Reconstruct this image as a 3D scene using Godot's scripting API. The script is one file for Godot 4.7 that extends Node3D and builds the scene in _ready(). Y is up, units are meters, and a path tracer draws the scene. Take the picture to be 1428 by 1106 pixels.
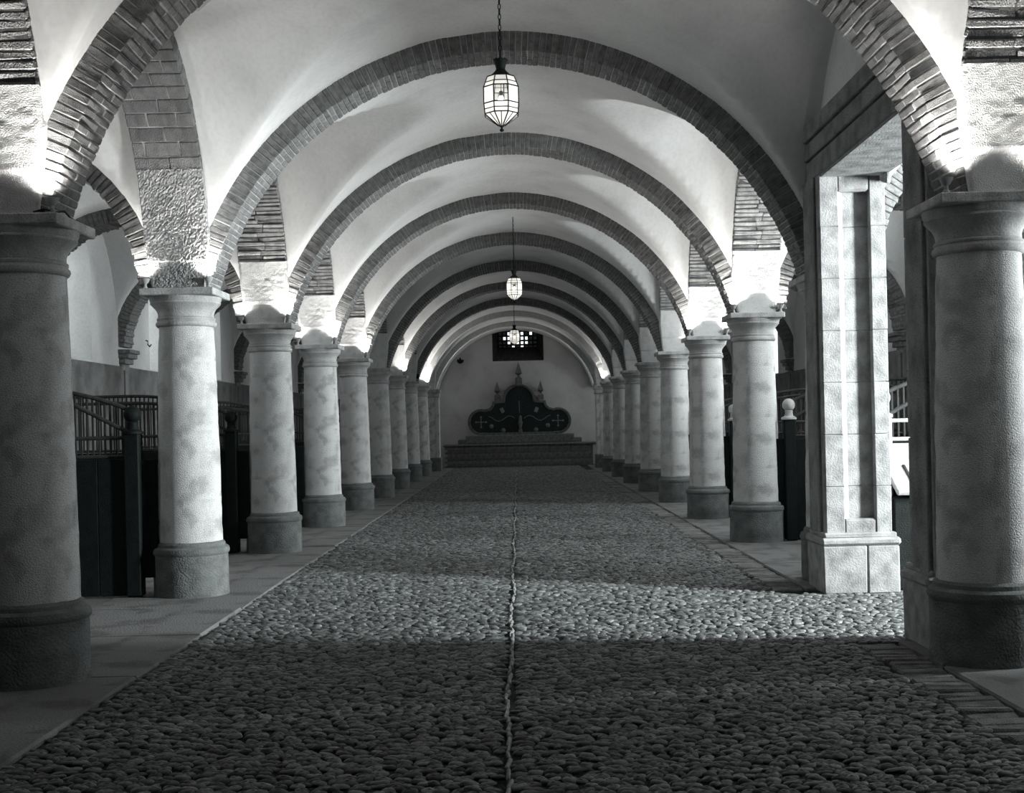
extends Node3D
# A long vaulted stable: round columns, brick arches, stalls in the aisles, a wall fountain at the end.

const BAY := 4.28          # column spacing along the nave
const FIRST := -8.34       # z of the first pair of columns
const COLX := 3.19         # columns stand at +-COLX
const ARC_R := 3.0         # transverse arch: radius and centre height
const ARC_Y := 2.23
const SIDE_R := 1.84       # arcade arch: radius and centre height
const SIDE_Y := 3.26
const RING := 0.19         # how far a ring of bricks stands below the vault
const HALF := 0.24         # half the depth of a transverse arch
const AISLE_X := 4.97      # middle of an aisle
const AISLE_R := 1.38
const WALL_X := 6.45
const ORD := ["", "first", "second", "third", "fourth", "fifth", "sixth", "seventh", "eighth", "ninth", "tenth"]

var M := {}
var rng := RandomNumberGenerator.new()
var taken := {}

# ---------------------------------------------------------------- helpers

func zc(n: float) -> float:
	return FIRST - BAY * (n - 1.0)

func lin(v: float, tint := Vector3.ONE) -> Color:
	return Color(v * tint.x, v * tint.y, v * tint.z).linear_to_srgb()

func numbered(called: String) -> String:
	if not taken.has(called):
		taken[called] = 0
		return called
	taken[called] += 1
	return "%s_%03d" % [called, taken[called]]

func tag(o: Node, label := "", category := "", group := "", kind := "") -> void:
	if label: o.set_meta("label", label)
	if category: o.set_meta("category", category)
	if group: o.set_meta("group", group)
	if kind: o.set_meta("kind", kind)

func thing(called: String, label: String, category: String, at := Vector3.ZERO, group := "") -> Node3D:
	var o := Node3D.new()
	o.name = numbered(called)
	add_child(o)
	o.position = at
	tag(o, label, category, group, "thing")
	return o

func copy_of(src: Node3D, label: String, at: Vector3) -> Node3D:
	var o: Node3D = src.duplicate()
	var base: String = str(src.name)
	var cut := RegEx.create_from_string("_\\d{3}$").sub(base, "")
	o.name = numbered(cut)
	add_child(o)
	o.position = at
	o.set_meta("label", label)
	return o

func setting(called: String) -> Node3D:
	var o := Node3D.new()
	o.name = called
	add_child(o)
	tag(o, "", "", "", "structure")
	return o

func put(called: String, mesh: Mesh, mat: Material, parent: Node, xf := Transform3D()) -> MeshInstance3D:
	var o := MeshInstance3D.new()
	o.name = called
	o.mesh = mesh
	o.material_override = mat
	o.transform = xf
	o.cast_shadow = GeometryInstance3D.SHADOW_CASTING_SETTING_ON
	parent.add_child(o, true)
	return o

# triangle soups: lists of points, three a face, anticlockwise seen from outside
func quad(s: PackedVector3Array, a: Vector3, b: Vector3, c: Vector3, d: Vector3) -> void:
	s.append_array([a, b, c, a, c, d])

func soup_mesh(s: PackedVector3Array) -> ArrayMesh:
	var v := PackedVector3Array()
	var nn := PackedVector3Array()
	v.resize(s.size())
	nn.resize(s.size())
	for i in range(0, s.size(), 3):
		var n := (s[i + 1] - s[i]).cross(s[i + 2] - s[i]).normalized()
		v[i] = s[i]; v[i + 1] = s[i + 2]; v[i + 2] = s[i + 1]
		nn[i] = n; nn[i + 1] = n; nn[i + 2] = n
	return arrays_mesh(v, nn)

func arrays_mesh(v: PackedVector3Array, nn: PackedVector3Array, index := PackedInt32Array()) -> ArrayMesh:
	var a := []
	a.resize(Mesh.ARRAY_MAX)
	a[Mesh.ARRAY_VERTEX] = v
	a[Mesh.ARRAY_NORMAL] = nn
	if index.size():
		a[Mesh.ARRAY_INDEX] = index
	var m := ArrayMesh.new()
	m.add_surface_from_arrays(Mesh.PRIMITIVE_TRIANGLES, a)
	return m

# a box with chamfered edges; every corner may be moved by `jit`, the tangential width tapered
func cbox(h: Vector3, b: float, jit := 0.0, taper := 0.0) -> PackedVector3Array:
	var off := []
	for k in 8:
		off.append(Vector3(rng.randf_range(-jit, jit), rng.randf_range(-jit, jit), rng.randf_range(-jit, jit)))
	var corner := func(s: Vector3, axis: int) -> Vector3:
		var p := Vector3(s.x * (h.x - (0.0 if axis == 0 else b)), s.y * (h.y - (0.0 if axis == 1 else b)), s.z * (h.z - (0.0 if axis == 2 else b)))
		p.y *= 1.0 + taper * s.x
		return p + off[(1 if s.x > 0 else 0) + (2 if s.y > 0 else 0) + (4 if s.z > 0 else 0)]
	var s := PackedVector3Array()
	var add := func(pts: Array) -> void:
		var mid := Vector3.ZERO
		for p in pts: mid += p
		var a: Vector3 = pts[0]; var b2: Vector3 = pts[1]; var c: Vector3 = pts[2]
		if (b2 - a).cross(c - a).dot(mid) < 0.0:
			pts.reverse()
		for i in range(1, pts.size() - 1):
			s.append_array([pts[0], pts[i], pts[i + 1]])
	for axis in 3:
		var u := (axis + 1) % 3
		var w := (axis + 2) % 3
		for e in [-1, 1]:
			var pts := []
			for q in [[-1, -1], [1, -1], [1, 1], [-1, 1]]:
				var t := Vector3.ZERO
				t[axis] = e; t[u] = q[0]; t[w] = q[1]
				pts.append(corner.call(t, axis))
			add.call(pts)
			if b > 0.0:
				for f in [-1, 1]:   # the edge between +-axis and +-u
					var g0 := Vector3.ZERO
					g0[axis] = e; g0[u] = f; g0[w] = -1
					var g1 := g0
					g1[w] = 1
					add.call([corner.call(g0, axis), corner.call(g1, axis), corner.call(g1, u), corner.call(g0, u)])
	if b > 0.0:
		for k in 8:
			var t := Vector3(1 if k & 1 else -1, 1 if k & 2 else -1, 1 if k & 4 else -1)
			add.call([corner.call(t, 0), corner.call(t, 1), corner.call(t, 2)])
	return s

func box(size: Vector3, b := 0.006, jit := 0.0) -> ArrayMesh:
	return soup_mesh(cbox(size * 0.5, minf(b, minf(size.x, minf(size.y, size.z)) * 0.3), jit))

func moved(s: PackedVector3Array, xf: Transform3D) -> PackedVector3Array:
	return xf * s

func box_at(s: PackedVector3Array, lo: Vector3, hi: Vector3, b := 0.0) -> void:
	s.append_array(moved(cbox((hi - lo) * 0.5, b), Transform3D(Basis(), (lo + hi) * 0.5)))

# a grid of points (rows of equal length) as a smooth sheet; flip turns its face
func sheet(rows: Array, flip := false) -> ArrayMesh:
	var h := rows.size()
	var w: int = rows[0].size()
	var v := PackedVector3Array()
	var nn := PackedVector3Array()
	var ix := PackedInt32Array()
	for j in h:
		for i in w:
			v.append(rows[j][i])
			var du: Vector3 = rows[j][mini(i + 1, w - 1)] - rows[j][maxi(i - 1, 0)]
			var dv: Vector3 = rows[mini(j + 1, h - 1)][i] - rows[maxi(j - 1, 0)][i]
			var n := du.cross(dv).normalized()
			nn.append(-n if flip else n)
	for j in h - 1:
		for i in w - 1:
			var a := j * w + i
			if flip:
				ix.append_array([a, a + 1, a + w, a + 1, a + w + 1, a + w])
			else:
				ix.append_array([a, a + w, a + 1, a + 1, a + w, a + w + 1])
	return arrays_mesh(v, nn, ix)

# a turned shape from a profile of (radius, height); rough lets the radius wander
func lathe(prof: Array, segs := 40, rough := 0.0, sd := 1, flat := false, lean := 35.0) -> ArrayMesh:
	var noise := FastNoiseLite.new()
	noise.seed = sd
	noise.frequency = 2.2
	var v := PackedVector3Array()
	var nn := PackedVector3Array()
	var ix := PackedInt32Array()
	var pts := []
	for k in prof.size():
		var ring := []
		for i in segs + 1:
			var a := TAU * (i % segs) / segs
			var r: float = prof[k].x
			var q := Vector3(cos(a), 0, sin(a))
			if rough > 0.0 and r > 0.02:
				r += rough * (noise.get_noise_3d(q.x * r * 2.0, prof[k].y * 1.6, q.z * r * 2.0) + 0.5 * noise.get_noise_3d(q.x * 5.0 * r, prof[k].y * 5.0 + 9.0, q.z * 5.0 * r))
			ring.append(Vector3(q.x * r, prof[k].y, q.z * r))
		pts.append(ring)
	var seg_n := []
	for k in prof.size() - 1:
		var d: Vector2 = (prof[k + 1] - prof[k]).normalized()
		seg_n.append(Vector2(d.y, -d.x))
	for k in prof.size() - 1:
		var n0: Vector2 = seg_n[k]
		var n1: Vector2 = seg_n[k]
		if k > 0 and rad_to_deg(absf(seg_n[k].angle_to(seg_n[k - 1]))) < lean: n0 = (seg_n[k] + seg_n[k - 1]).normalized()
		if k < prof.size() - 2 and rad_to_deg(absf(seg_n[k].angle_to(seg_n[k + 1]))) < lean: n1 = (seg_n[k] + seg_n[k + 1]).normalized()
		for i in segs:
			var first := v.size()
			for q in [[k, i, n0], [k, i + 1, n0], [k + 1, i + 1, n1], [k + 1, i, n1]]:
				v.append(pts[q[0]][q[1]])
				var a: float = TAU * ((i + 0.5) if flat else float(q[1])) / segs
				nn.append(Vector3(cos(a) * q[2].x, q[2].y, sin(a) * q[2].x).normalized())
			ix.append_array([first, first + 1, first + 2, first, first + 2, first + 3])
	return arrays_mesh(v, nn, ix)

# a bar of n sides through points
func tube(path: Array, r: float, sides := 6) -> PackedVector3Array:
	var s := PackedVector3Array()
	var rings := []
	for k in path.size():
		var d: Vector3 = (path[mini(k + 1, path.size() - 1)] - path[maxi(k - 1, 0)]).normalized()
		var side := d.cross(Vector3.UP if absf(d.y) < 0.9 else Vector3.RIGHT).normalized()
		var up := side.cross(d)
		var ring := []
		for i in sides:
			var a := TAU * (i + 0.5) / sides
			ring.append(path[k] + (side * cos(a) + up * sin(a)) * r)
		rings.append(ring)
	for k in path.size() - 1:
		for i in sides:
			var j := (i + 1) % sides
			quad(s, rings[k][i], rings[k][j], rings[k + 1][j], rings[k + 1][i])
	for i in range(1, sides - 1):
		s.append_array([rings[0][0], rings[0][i + 1], rings[0][i]])
		s.append_array([rings[-1][0], rings[-1][i], rings[-1][i + 1]])
	return s

# a flat outline (x, y) made thick along z
func extrude(poly: PackedVector2Array, z0: float, z1: float) -> PackedVector3Array:
	var s := PackedVector3Array()
	if Geometry2D.is_polygon_clockwise(poly):
		poly.reverse()
	var ti := Geometry2D.triangulate_polygon(poly)
	for i in range(0, ti.size(), 3):
		var a := poly[ti[i]]; var b := poly[ti[i + 1]]; var c := poly[ti[i + 2]]
		if (b - a).cross(c - a) < 0.0:
			var t := b; b = c; c = t
		s.append_array([Vector3(a.x, a.y, z1), Vector3(b.x, b.y, z1), Vector3(c.x, c.y, z1)])
		s.append_array([Vector3(a.x, a.y, z0), Vector3(c.x, c.y, z0), Vector3(b.x, b.y, z0)])
	for i in poly.size():
		var a := poly[i]; var b := poly[(i + 1) % poly.size()]
		quad(s, Vector3(a.x, a.y, z0), Vector3(b.x, b.y, z0), Vector3(b.x, b.y, z1), Vector3(a.x, a.y, z1))
	return s

# ---------------------------------------------------------------- materials

func noise_tex(freq: float, stops: Array, sd: int, octaves := 4, size := 512, kind := FastNoiseLite.TYPE_SIMPLEX_SMOOTH) -> NoiseTexture2D:
	var n := FastNoiseLite.new()
	n.noise_type = kind
	n.frequency = freq
	n.fractal_octaves = octaves
	n.seed = sd
	var t := NoiseTexture2D.new()
	t.width = size
	t.height = size
	t.seamless = true
	t.noise = n
	if stops.size():
		var g := Gradient.new()
		var at := PackedFloat32Array()
		var col := PackedColorArray()
		for q in stops:
			at.append(q[0])
			col.append(lin(q[1]))
		g.offsets = at
		g.colors = col
		t.color_ramp = g
	return t

func surface(color: Color, rough: float, tex: Texture2D = null, scale := 1.0, relief: Texture2D = null, depth := 0.0, fine: Texture2D = null, fine_scale := 4.0) -> StandardMaterial3D:
	var m := StandardMaterial3D.new()
	m.albedo_color = color
	m.roughness = rough
	m.metallic_specular = 0.3
	m.uv1_triplanar = true
	m.uv1_world_triplanar = true
	m.uv1_scale = Vector3.ONE * scale
	m.uv2_triplanar = true
	m.uv2_world_triplanar = true
	m.uv2_scale = Vector3.ONE * fine_scale
	m.albedo_texture = tex
	if relief:
		m.heightmap_enabled = true
		m.heightmap_texture = relief
		m.heightmap_scale = depth
	if fine:
		m.detail_enabled = true
		m.detail_albedo = fine
		m.detail_uv_layer = BaseMaterial3D.DETAIL_UV_2
		m.detail_blend_mode = BaseMaterial3D.BLEND_MODE_MUL
	return m

func make_materials() -> void:
	var white := Color.WHITE
	var stain := noise_tex(0.006, [[0.0, 0.8], [0.42, 0.95], [0.6, 0.985], [1.0, 1.0]], 11)
	var speck := noise_tex(0.06, [[0.0, 0.45], [0.35, 0.8], [0.55, 1.0], [1.0, 1.0]], 12, 3)
	var soft := noise_tex(0.05, [[0.0, 0.86], [0.5, 0.97], [1.0, 1.0]], 17, 4)
	var fleck := noise_tex(0.11, [[0.0, 0.35], [0.3, 0.72], [0.48, 0.96], [1.0, 1.0]], 18, 4)
	var lump := noise_tex(0.03, [], 13, 5)
	var grit := noise_tex(0.09, [], 14, 3)
	var old := noise_tex(0.0042, [[0.0, 0.5], [0.34, 0.72], [0.46, 0.94], [0.75, 1.0], [1.0, 0.9]], 15, 8)
	var damp := noise_tex(0.01, [[0.0, 0.5], [0.45, 0.8], [0.7, 1.0], [1.0, 1.0]], 16, 5)
	M.plaster = surface(lin(0.74), 0.92, stain, 0.35, lump, 0.35, soft, 0.6)
	M.wall = surface(lin(0.55), 0.92, stain, 0.35, lump, 0.35, soft, 0.6)
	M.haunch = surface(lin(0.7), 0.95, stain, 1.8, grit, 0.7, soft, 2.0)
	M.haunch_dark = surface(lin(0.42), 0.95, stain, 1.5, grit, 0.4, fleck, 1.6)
	M.shaft = surface(lin(0.68), 0.9, old, 1.5, grit, 0.5, fleck, 1.4)
	M.capital = surface(lin(0.55), 0.88, damp, 0.8, grit, 0.35, speck, 2.2)
	M.plinth = surface(lin(0.2, Vector3(0.95, 1.01, 1.0)), 0.9, damp, 0.9, grit, 0.6, speck, 2.2)
	M.jamb = surface(lin(0.39), 0.88, damp, 0.9, grit, 0.3, fleck, 2.2)
	M.lintel = surface(lin(0.3), 0.9, damp, 0.55, grit, 0.4, speck, 1.6)
	M.mortar = surface(lin(0.5), 0.95, damp, 0.8, grit, 0.6)
	M.mortar_dark = surface(lin(0.13), 0.95, damp, 0.8, grit, 0.6)
	M.bricks = []
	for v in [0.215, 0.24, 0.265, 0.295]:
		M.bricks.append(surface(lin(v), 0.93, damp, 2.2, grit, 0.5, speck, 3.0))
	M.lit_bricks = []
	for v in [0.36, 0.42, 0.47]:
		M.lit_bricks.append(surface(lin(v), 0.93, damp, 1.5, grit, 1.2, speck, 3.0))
	M.blocks = []
	for v in [0.19, 0.215, 0.24]:
		M.blocks.append(surface(lin(v), 0.93, damp, 1.5, grit, 0.9, speck, 3.0))
	M.dado = surface(lin(0.17), 0.9, damp, 0.4, lump, 0.4, speck, 1.4)
	M.slab = surface(lin(0.19), 0.85, old, 0.8, grit, 0.4, fleck, 1.6)
	M.pavers = []
	for v in [0.15, 0.19, 0.23]:
		M.pavers.append(surface(lin(v), 0.88, damp, 1.2, grit, 0.7, speck, 2.4))
	M.bed = surface(lin(0.03, Vector3(0.75, 1.08, 1.06)), 0.95, damp, 1.0, grit, 0.8)
	M.cobbles = []
	for v in [0.065, 0.092, 0.125, 0.18]:
		var c := surface(lin(v, Vector3(0.96, 1.003, 0.997)), 0.5, null, 1.0, grit, 0.25, speck, 4.0)
		c.metallic_specular = 0.5
		M.cobbles.append(c)
	M.cobble_mass = surface(white, 0.55, null, 1.0, grit, 0.25, speck, 4.0)
	M.cobble_mass.vertex_color_use_as_albedo = true
	M.cobble_mass.metallic_specular = 0.5
	M.seam = surface(lin(0.24), 0.7, damp, 2.0)
	M.wood = surface(lin(0.009, Vector3(0.7, 1.1, 1.08)), 0.7, damp, 1.2, grit, 0.3)
	M.iron = surface(lin(0.03), 0.5)
	M.rail = surface(lin(0.05), 0.55, damp, 2.0)
	M.pale_stone = surface(lin(0.5), 0.8, damp, 1.4, grit, 0.2)
	M.fountain = surface(lin(0.17), 0.9, damp, 1.2, grit, 0.8, speck, 2.0)
	M.tile = surface(lin(0.025, Vector3(0.75, 1.08, 1.06)), 0.45, damp, 2.0)
	M.light_tile = surface(lin(0.2), 0.5)
	M.black = surface(lin(0.012, Vector3(0.7, 1.1, 1.08)), 0.7)
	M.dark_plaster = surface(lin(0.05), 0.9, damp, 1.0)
	M.clear = StandardMaterial3D.new()
	M.clear.albedo_color = Color(0.95, 0.97, 0.97, 0.06)
	M.clear.transparency = BaseMaterial3D.TRANSPARENCY_ALPHA
	M.clear.roughness = 0.05
	M.dim_glass = StandardMaterial3D.new()
	M.dim_glass.albedo_color = Color(0.12, 0.13, 0.13, 0.93)
	M.dim_glass.transparency = BaseMaterial3D.TRANSPARENCY_ALPHA
	M.dim_glass.roughness = 0.4
	M.frosted = StandardMaterial3D.new()
	M.frosted.albedo_color = Color(0.97, 0.97, 0.95, 0.5)
	M.frosted.transparency = BaseMaterial3D.TRANSPARENCY_ALPHA
	M.frosted.roughness = 0.5
	M.frosted.backlight_enabled = true
	M.frosted.backlight = Color(1, 1, 1)
	M.frosted.emission_enabled = true
	M.frosted.emission = Color(1.0, 0.98, 0.95)
	M.frosted.emission_energy_multiplier = 0.55
	M.glow = StandardMaterial3D.new()
	M.glow.albedo_color = Color.WHITE
	M.glow.emission_enabled = true
	M.glow.emission = Color(1.0, 0.98, 0.95)
	M.glow.emission_energy_multiplier = 4.0
	M.cup_glow = M.glow.duplicate()
	M.cup_glow.emission_energy_multiplier = 2.5

# ---------------------------------------------------------------- floor

func pebble(sd: int) -> ArrayMesh:
	var noise := FastNoiseLite.new()
	noise.seed = sd
	noise.frequency = 0.9
	var prof := [Vector2(1.0, -0.55), Vector2(0.97, 0.05), Vector2(0.8, 0.55), Vector2(0.45, 0.9), Vector2(0.0, 1.0)]
	var rows := []
	for k in prof.size():
		var row := []
		for i in 9:
			var a := TAU * (i % 8) / 8.0
			var r: float = prof[k].x * (1.0 + 0.28 * noise.get_noise_2d(cos(a) * 1.3, sin(a) * 1.3))
			row.append(Vector3(cos(a) * r, prof[k].y, sin(a) * r))
		rows.append(row)
	return sheet(rows, false)

func make_floor() -> void:
	var fl := setting("floor")
	var bed := PackedVector3Array()
	box_at(bed, Vector3(-2.9, -0.3, -51.4), Vector3(2.9, -0.014, 1.0))
	box_at(bed, Vector3(2.9, -0.3, -11.75), Vector3(6.5, -0.014, -9.2))
	put("mortar_bed", soup_mesh(bed), M.bed, fl)
	# pebbles
	var shapes := []
	for k in 5: shapes.append(pebble(40 + k))
	var where := []
	var z := -4.9
	var row := 0
	while z > -50.0:
		var zz := -z
		var x := -2.47 + (0.045 if row % 2 else 0.0)
		var x1 := 2.4
		if z < -9.15 and z > -11.8: x1 = 4.6
		while x < x1:
			var p := Vector3(x + rng.randf_range(-0.022, 0.022), rng.randf_range(-0.01, 0.002), z + rng.randf_range(-0.014, 0.014))
			var w := rng.randf_range(0.032, 0.05)
			if absf(p.x + 0.03) > 0.035 and p.x > -2.46:
				var b := Basis(Vector3.UP, rng.randf_range(-0.45, 0.45)) * Basis(Vector3.RIGHT, rng.randf_range(-0.2, 0.2)) * Basis(Vector3.BACK, rng.randf_range(-0.2, 0.2))
				b = b.scaled_local(Vector3(w, rng.randf_range(0.008, 0.017), rng.randf_range(0.019, 0.029)))
				where.append([zz, Transform3D(b, p), rng.randi() % 5, rng.randi() % 4])
			x += rng.randf_range(0.062, 0.086)
		z -= 0.05
		row += 1
	# the three hundred that show largest, in the strip at the bottom of the view
	var near := where.filter(func(q): return q[0] > 5.5 and absf(q[1].origin.x) < 2.4)
	near.sort_custom(func(a, b): return a[0] < b[0])
	near = near.slice(0, 300)
	var is_near := {}
	for q in near:
		is_near[q] = true
		put("cobble", shapes[q[2]], M.cobbles[q[3]], fl, q[1])
	var rest := [[], [], [], [], []]
	for q in where:
		if not is_near.has(q): rest[q[2]].append(q)
	for k in 5:
		var mm := MultiMesh.new()
		mm.transform_format = MultiMesh.TRANSFORM_3D
		mm.use_colors = true
		mm.mesh = shapes[k]
		mm.instance_count = rest[k].size()
		for i in rest[k].size():
			mm.set_instance_transform(i, rest[k][i][1])
			var v: float = [0.065, 0.092, 0.125, 0.18][rest[k][i][3]]
			mm.set_instance_color(i, Color(v * 0.96, v * 1.003, v * 0.997))
		var o := MultiMeshInstance3D.new()
		o.name = "cobblestone_paving"
		o.multimesh = mm
		o.material_override = M.cobble_mass
		fl.add_child(o, true)
		tag(o, "", "", "", "stuff")
	# the pale seam along the middle
	var seam := PackedVector3Array()
	z = -4.9
	while z > -49.5:
		var l := rng.randf_range(0.09, 0.2)
		var c := cbox(Vector3(rng.randf_range(0.007, 0.012), 0.018, l * 0.48), 0.006, 0.004)
		seam.append_array(moved(c, Transform3D(Basis(Vector3.UP, rng.randf_range(-0.12, 0.12)), Vector3(-0.03 + 0.014 * sin(z * 1.9) + rng.randf_range(-0.008, 0.008), -0.002, z - l * 0.5))))
		z -= l
	var so := put("centre_seam", soup_mesh(seam), M.seam, fl)
	so.set_meta("label", "pale wavy seam of narrow stones along the middle of the cobbles")
	so.set_meta("kind", "stuff")
	# slabs on the side that faces the portal
	z = -4.2
	while z > -51.0:
		var l := rng.randf_range(1.5, 2.3)
		var w := rng.randf_range(1.42, 1.46)
		put("paving_slab", box(Vector3(w, 0.2, l - 0.008), 0.014, 0.008), M.slab, fl, Transform3D(Basis(), Vector3(-2.47 - w * 0.5, -0.086 + rng.randf_range(-0.003, 0.003), z - l * 0.5)))
		z -= l
	put("aisle_paving", box(Vector3(2.7, 0.2, 52.4), 0.01), M.slab, fl, Transform3D(Basis(), Vector3(-5.25, -0.09, -25.2)))
	# the portal side: a border of bricks and slabs behind it
	z = -4.4
	var k := 0
	while z > -45.0:
		if z > -9.05 or z < -12.05:
			var step := 0.135
			put("paver", box(Vector3(rng.randf_range(0.27, 0.31), 0.1, step - 0.016), 0.012, 0.008), M.pavers[rng.randi() % 3], fl, Transform3D(Basis(Vector3.UP, rng.randf_range(-0.04, 0.04)), Vector3(2.57 + rng.randf_range(-0.02, 0.02), -0.045 + rng.randf_range(-0.006, 0.006), z)))
			k += 1
		z -= 0.135
	for span in [[-4.2, -9.1], [-12.0, -51.0]]:
		z = span[0]
		while z > span[1]:
			var l := minf(rng.randf_range(1.5, 2.3), z - span[1] + 0.01)
			put("paving_slab", box(Vector3(1.3, 0.2, l - 0.008), 0.014, 0.008), M.slab, fl, Transform3D(Basis(), Vector3(3.38, -0.083 + rng.randf_range(-0.003, 0.003), z - l * 0.5)))
			z -= l
	for span in [[0.9, -9.2], [-11.75, -51.4]]:
		put("aisle_paving", box(Vector3(2.5, 0.2, span[0] - span[1]), 0.01), M.slab, fl, Transform3D(Basis(), Vector3(5.27, -0.088, (span[0] + span[1]) * 0.5)))

# ---------------------------------------------------------------- vaults and walls

func main_y(x: float) -> float:
	var r := ARC_R + RING
	return ARC_Y + sqrt(r * r - x * x) if absf(x) < r else -9.0

func aisle_y(x: float) -> float:
	var r := AISLE_R + RING
	var d := absf(x) - AISLE_X
	return 3.0 + sqrt(r * r - d * d) if absf(d) < r else -9.0

func side_y(dz: float) -> float:
	var a := BAY * 0.5 - HALF + 0.006      # a tall ellipse that comes down beside the transverse arches
	return 3.1 + 2.19 * sqrt(1.0 - dz * dz / (a * a)) if absf(dz) < a else 3.1

func vault_sheet(x0: float, x1: float, nx: int, nz: int, fx: Callable) -> ArrayMesh:
	var noise := FastNoiseLite.new()
	noise.frequency = 0.6
	noise.seed = 5
	var rows := []
	for j in nz + 1:
		var dz := -cos(PI * clampf((j - 1.0) / (nz - 2.0), 0.0, 1.0)) * (BAY * 0.5 - HALF + 0.006)
		if j == 0: dz = -BAY * 0.5
		if j == nz: dz = BAY * 0.5
		var row := []
		for i in nx + 1:
			var x := lerpf(x0, x1, 0.5 - 0.5 * cos(PI * i / nx))
			var y := maxf(maxf(fx.call(x), side_y(dz)), 3.08)
			row.append(Vector3(x, y + 0.012 * noise.get_noise_2d(x * 2.0, dz * 2.0), -dz))
		rows.append(row)
	return sheet(rows, true)

func make_ceiling() -> void:
	var ce := setting("ceiling")
	var nave := vault_sheet(-COLX, COLX, 64, 48, main_y)
	var left := vault_sheet(-6.6, -COLX, 36, 40, aisle_y)
	var right := vault_sheet(COLX, 6.6, 36, 40, aisle_y)
	for n in range(-1, 11):
		var at := Transform3D(Basis(), Vector3(0, 0, zc(n) - BAY * 0.5))
		put("vault", nave, M.plaster, ce, at)
		put("aisle_vault", left, M.plaster, ce, at)
		put("aisle_vault", right, M.plaster, ce, at)
	var s := PackedVector3Array()
	box_at(s, Vector3(-7.4, 5.95, -52.6), Vector3(7.4, 6.25, 1.4))
	put("roof_slab", soup_mesh(s), M.plaster, ce)

const NW := 0.6      # half width of a window niche
const SILL := 2.75
const NSPRING := 4.15
const DOOR0 := -8.42   # the street door in the outer wall
const DOOR1 := -10.75
const DOORH := 4.3

func outer_wall(side: int) -> void:
	var w := setting("wall_left" if side < 0 else "wall_right")
	var s := PackedVector3Array()
	var xi := WALL_X
	var xo := 7.25
	var add_plain := func(z0: float, z1: float, y0: float, y1: float) -> void:
		box_at(s, Vector3(minf(side * xi, side * xo), y0, z1), Vector3(maxf(side * xi, side * xo), y1, z0))
	var add_box := func(z0: float, z1: float, y0: float, y1: float) -> void:
		if side > 0 and z0 > DOOR1 and z1 < DOOR0:      # the street door cuts this stretch
			if z0 > DOOR0: add_plain.call(z0, DOOR0, y0, y1)
			if z1 < DOOR1: add_plain.call(DOOR1, z1, y0, y1)
			add_plain.call(minf(z0, DOOR0), maxf(z1, DOOR1), DOORH, y1)
		else:
			add_plain.call(z0, z1, y0, y1)
	add_box.call(1.4, zc(0), 0.0, 6.0)
	add_box.call(zc(11) , -52.6, 0.0, 6.0)
	for n in range(0, 11):
		var z0 := zc(n)
		var mid := z0 - BAY * 0.5
		if side > 0 and n == 1:      # the gate takes this bay
			add_box.call(z0, z0 - BAY, 0.0, 6.0)
			continue
		add_box.call(z0, mid + NW, 0.0, 6.0)
		add_box.call(mid - NW, z0 - BAY, 0.0, 6.0)
		add_box.call(mid + NW, mid - NW, 0.0, SILL)
		# above the niche: slices under an arched soffit
		var prev := Vector2(mid + NW, NSPRING)
		for k in range(1, 13):
			var a := PI * k / 12.0
			var q := Vector2(mid + cos(a) * NW, NSPRING + sin(a) * NW)
			var x0 := minf(side * xi, side * xo)
			var x1 := maxf(side * xi, side * xo)
			var face := func(x: float, turn: bool) -> void:
				var p := [Vector3(x, prev.y, prev.x), Vector3(x, q.y, q.x), Vector3(x, 6.0, q.x), Vector3(x, 6.0, prev.x)]
				if turn: p.reverse()
				quad(s, p[0], p[1], p[2], p[3])
			face.call(x1, true)
			face.call(x0, false)
			quad(s, Vector3(x0, prev.y, prev.x), Vector3(x1, prev.y, prev.x), Vector3(x1, q.y, q.x), Vector3(x0, q.y, q.x))
			prev = q
	put("masonry", soup_mesh(s), M.wall, w)
	# the grey dado, a slab a bay, with a strip under each corbel
	for n in range(0, 12):
		var z0 := zc(n)
		for span in ([[z0, z0 - BAY]] if side < 0 or n > 1 else [[z0, DOOR0]] if n == 0 else [[DOOR1, z0 - BAY]]):
			put("dado", box(Vector3(0.06, 2.72, span[0] - span[1] - 0.012), 0.01), M.dado, w, Transform3D(Basis(), Vector3(side * (xi - 0.02), 1.36, (span[0] + span[1]) * 0.5)))
	if side > 0:
		var d := setting("door_1")
		for z in [DOOR0 - 0.06, DOOR1 + 0.06]:
			put("door_jamb", box(Vector3(0.9, DOORH, 0.12), 0.02), M.jamb, d, Transform3D(Basis(), Vector3(6.83, DOORH * 0.5, z)))
		put("door_head", box(Vector3(0.9, 0.14, DOOR0 - DOOR1), 0.02), M.jamb, d, Transform3D(Basis(), Vector3(6.83, DOORH - 0.07, (DOOR0 + DOOR1) * 0.5)))

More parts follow.
